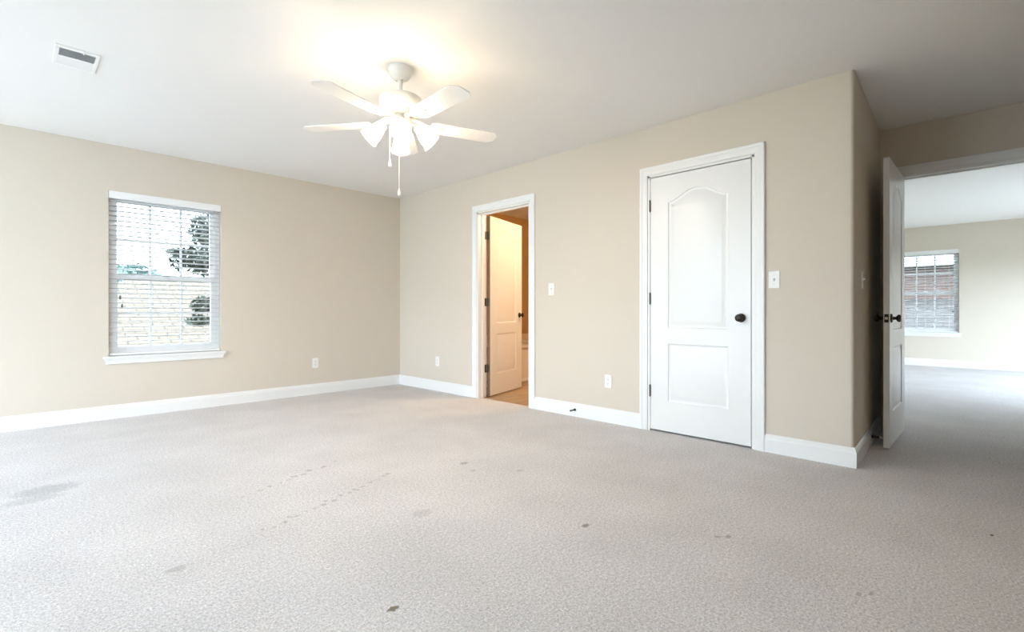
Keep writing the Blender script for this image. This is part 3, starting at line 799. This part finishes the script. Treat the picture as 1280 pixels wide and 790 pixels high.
# hip roof: eave z, ridge z (local)
EX0, EX1, EY0, EY1, EZ, RZ_ = -7.2, 9.0, -5.6, 5.6, 3.00, 4.83
RX0, RX1, RY = -3.75, 5.0, -1.3
t = bmesh.new()
P = [t.verts.new(p) for p in ((EX0, EY0, EZ), (EX1, EY0, EZ), (EX1, EY1, EZ), (EX0, EY1, EZ), (RX0, RY, RZ_), (RX1, RY, RZ_))]
for f_ in ((0, 1, 5, 4), (1, 2, 5), (2, 3, 4, 5), (3, 0, 4), (3, 2, 1, 0)): t.faces.new([P[i] for i in f_])
bmesh.ops.recalc_face_normals(t, faces=t.faces[:])
m_ = MB(); m_.add(t); m_.build('roof', 'shingle', hs)
MB().box((EX0+.4, EY0+.4, 0), (EX1-.4, EY1-.4, EZ-.02)).build('wall', 'brick_front', hs)
fz = MB()
fz.box((EX0-.08, EY0-.10, EZ-.14), (EX1+.08, EY0+.02, EZ+.02)).box((EX0-.10, EY0, EZ-.14), (EX0+.02, EY1, EZ+.02))
fz.build('gutter', 'gutter', hs)

hb = empty('brick_house', (17.5, 1.0, -3.0), 'neighbouring red brick house with grey roof outside the far window', 'house')
MB().box((-2.3, -7, 0), (4, 7, 5.02)).build('wall', 'brick', hb)
t = MB()
t.box((-2.6, -7.3, 5.0), (4.3, 7.3, 5.25))
t.build('eave', 'gutter', hb)
t = bmesh.new()
q = [t.verts.new(p) for p in ((-4.6, -7, 2.9), (-2.28, -7, 4.25), (-2.28, 7, 4.25), (-4.6, 7, 2.9), (-4.6, -7, 2.75), (-2.28, -7, 2.75), (-2.28, 7, 2.75), (-4.6, 7, 2.75))]
for f_ in ((0, 1, 2, 3), (7, 6, 5, 4), (0, 4, 5, 1), (3, 2, 6, 7), (0, 3, 7, 4), (1, 5, 6, 2)): t.faces.new([q[i] for i in f_])
bmesh.ops.recalc_face_normals(t, faces=t.faces[:])
m_ = MB(); m_.add(t); m_.build('porch_roof', 'shingle_side', hb)
MB().box((-4.2, -6.6, 0), (-2.29, 6.6, 2.76)).build('porch', 'brick', hb)

def tree(name, loc, label, clusters, trunk, n, size, leaf, group=None, seed=1):
    rnd = random.Random(seed)
    root = empty(name, loc, label, 'tree', group=group)
    tk = MB()
    for pts, rr in trunk: tk.tube(pts, rr, 9)
    tk.build('trunk', 'bark', root, smooth=True)
    t = bmesh.new()
    for (cx, cy, cz, rx, ry, rz_, share) in clusters:
        for _ in range(int(n*share)):
            while True:
                p = Vector((rnd.uniform(-1, 1), rnd.uniform(-1, 1), rnd.uniform(-1, 1)))
                if p.length <= 1: break
            c = Vector((cx + p.x*rx, cy + p.y*ry, cz + p.z*rz_))
            a = Vector((rnd.gauss(0, 1), rnd.gauss(0, 1), rnd.gauss(0, .6))).normalized(); b = a.orthogonal().normalized()
            b = Matrix.Rotation(rnd.uniform(0, 6.28), 3, a) @ b
            s = size*rnd.uniform(.6, 1.3)
            v = [t.verts.new(c + k) for k in (-a*s, -a*s*.1 + b*s*.42, a*s, -a*s*.1 - b*s*.42)]
            m = t.verts.new(c + a.cross(b)*s*.16)
            for i in range(4): t.faces.new((v[i], v[(i+1) % 4], m))
    fo = MB(); fo.bm.free(); fo.bm = t
    fo.build('foliage', leaf, root)
    return root
tree('tree', (2.55, 8.9, -3.0), 'dark leafy tree close outside the bedroom window',
     [(-.36, 0, 5.22, .22, .3, .28, .20), (-.14, .2, 5.0, .30, .4, .40, .18), (-.56, -.1, 4.74, .32, .3, .20, .22), (-.22, 0, 4.72, .34, .4, .26, .16), (-.42, -.1, 4.04, .16, .2, .14, .07), (-.50, -.2, 3.82, .19, .2, .09, .05), (.2, .2, 5.6, .4, .5, .5, .12), (-.80, -.1, 4.86, .10, .15, .05, .02)],
     [([(.25, 0, 0), (.2, 0, 2.0), (.12, 0, 3.6), (-.05, 0, 5.2)], [.10, .085, .06, .02]), ([(.14, 0, 3.4), (-.25, 0, 4.5), (-.75, 0, 4.8)], [.04, .022, .008]), ([(.1, 0, 4.1), (-.25, 0, 4.9), (-.36, 0, 5.3)], [.03, .02, .008]), ([(.16, 0, 3.0), (-.2, -.1, 3.75), (-.6, -.2, 3.85)], [.025, .012, .005])],
     2800, .048, 'leaf', seed=3)
tree('tree', (4.9, 34.0, -3.0), 'distant tree with haze-paled leaves rising behind the tan roof',
     [(0, 0, 5.1, 1.5, 1.5, 1.5, .5), (-2.2, 0, 4.8, 1.7, 1.5, 1.3, .5)],
     [([(0, 0, 0), (0, 0, 3), (.1, 0, 4.6)], [.2, .15, .06])], 1800, .24, 'leaf_hazed', seed=5)
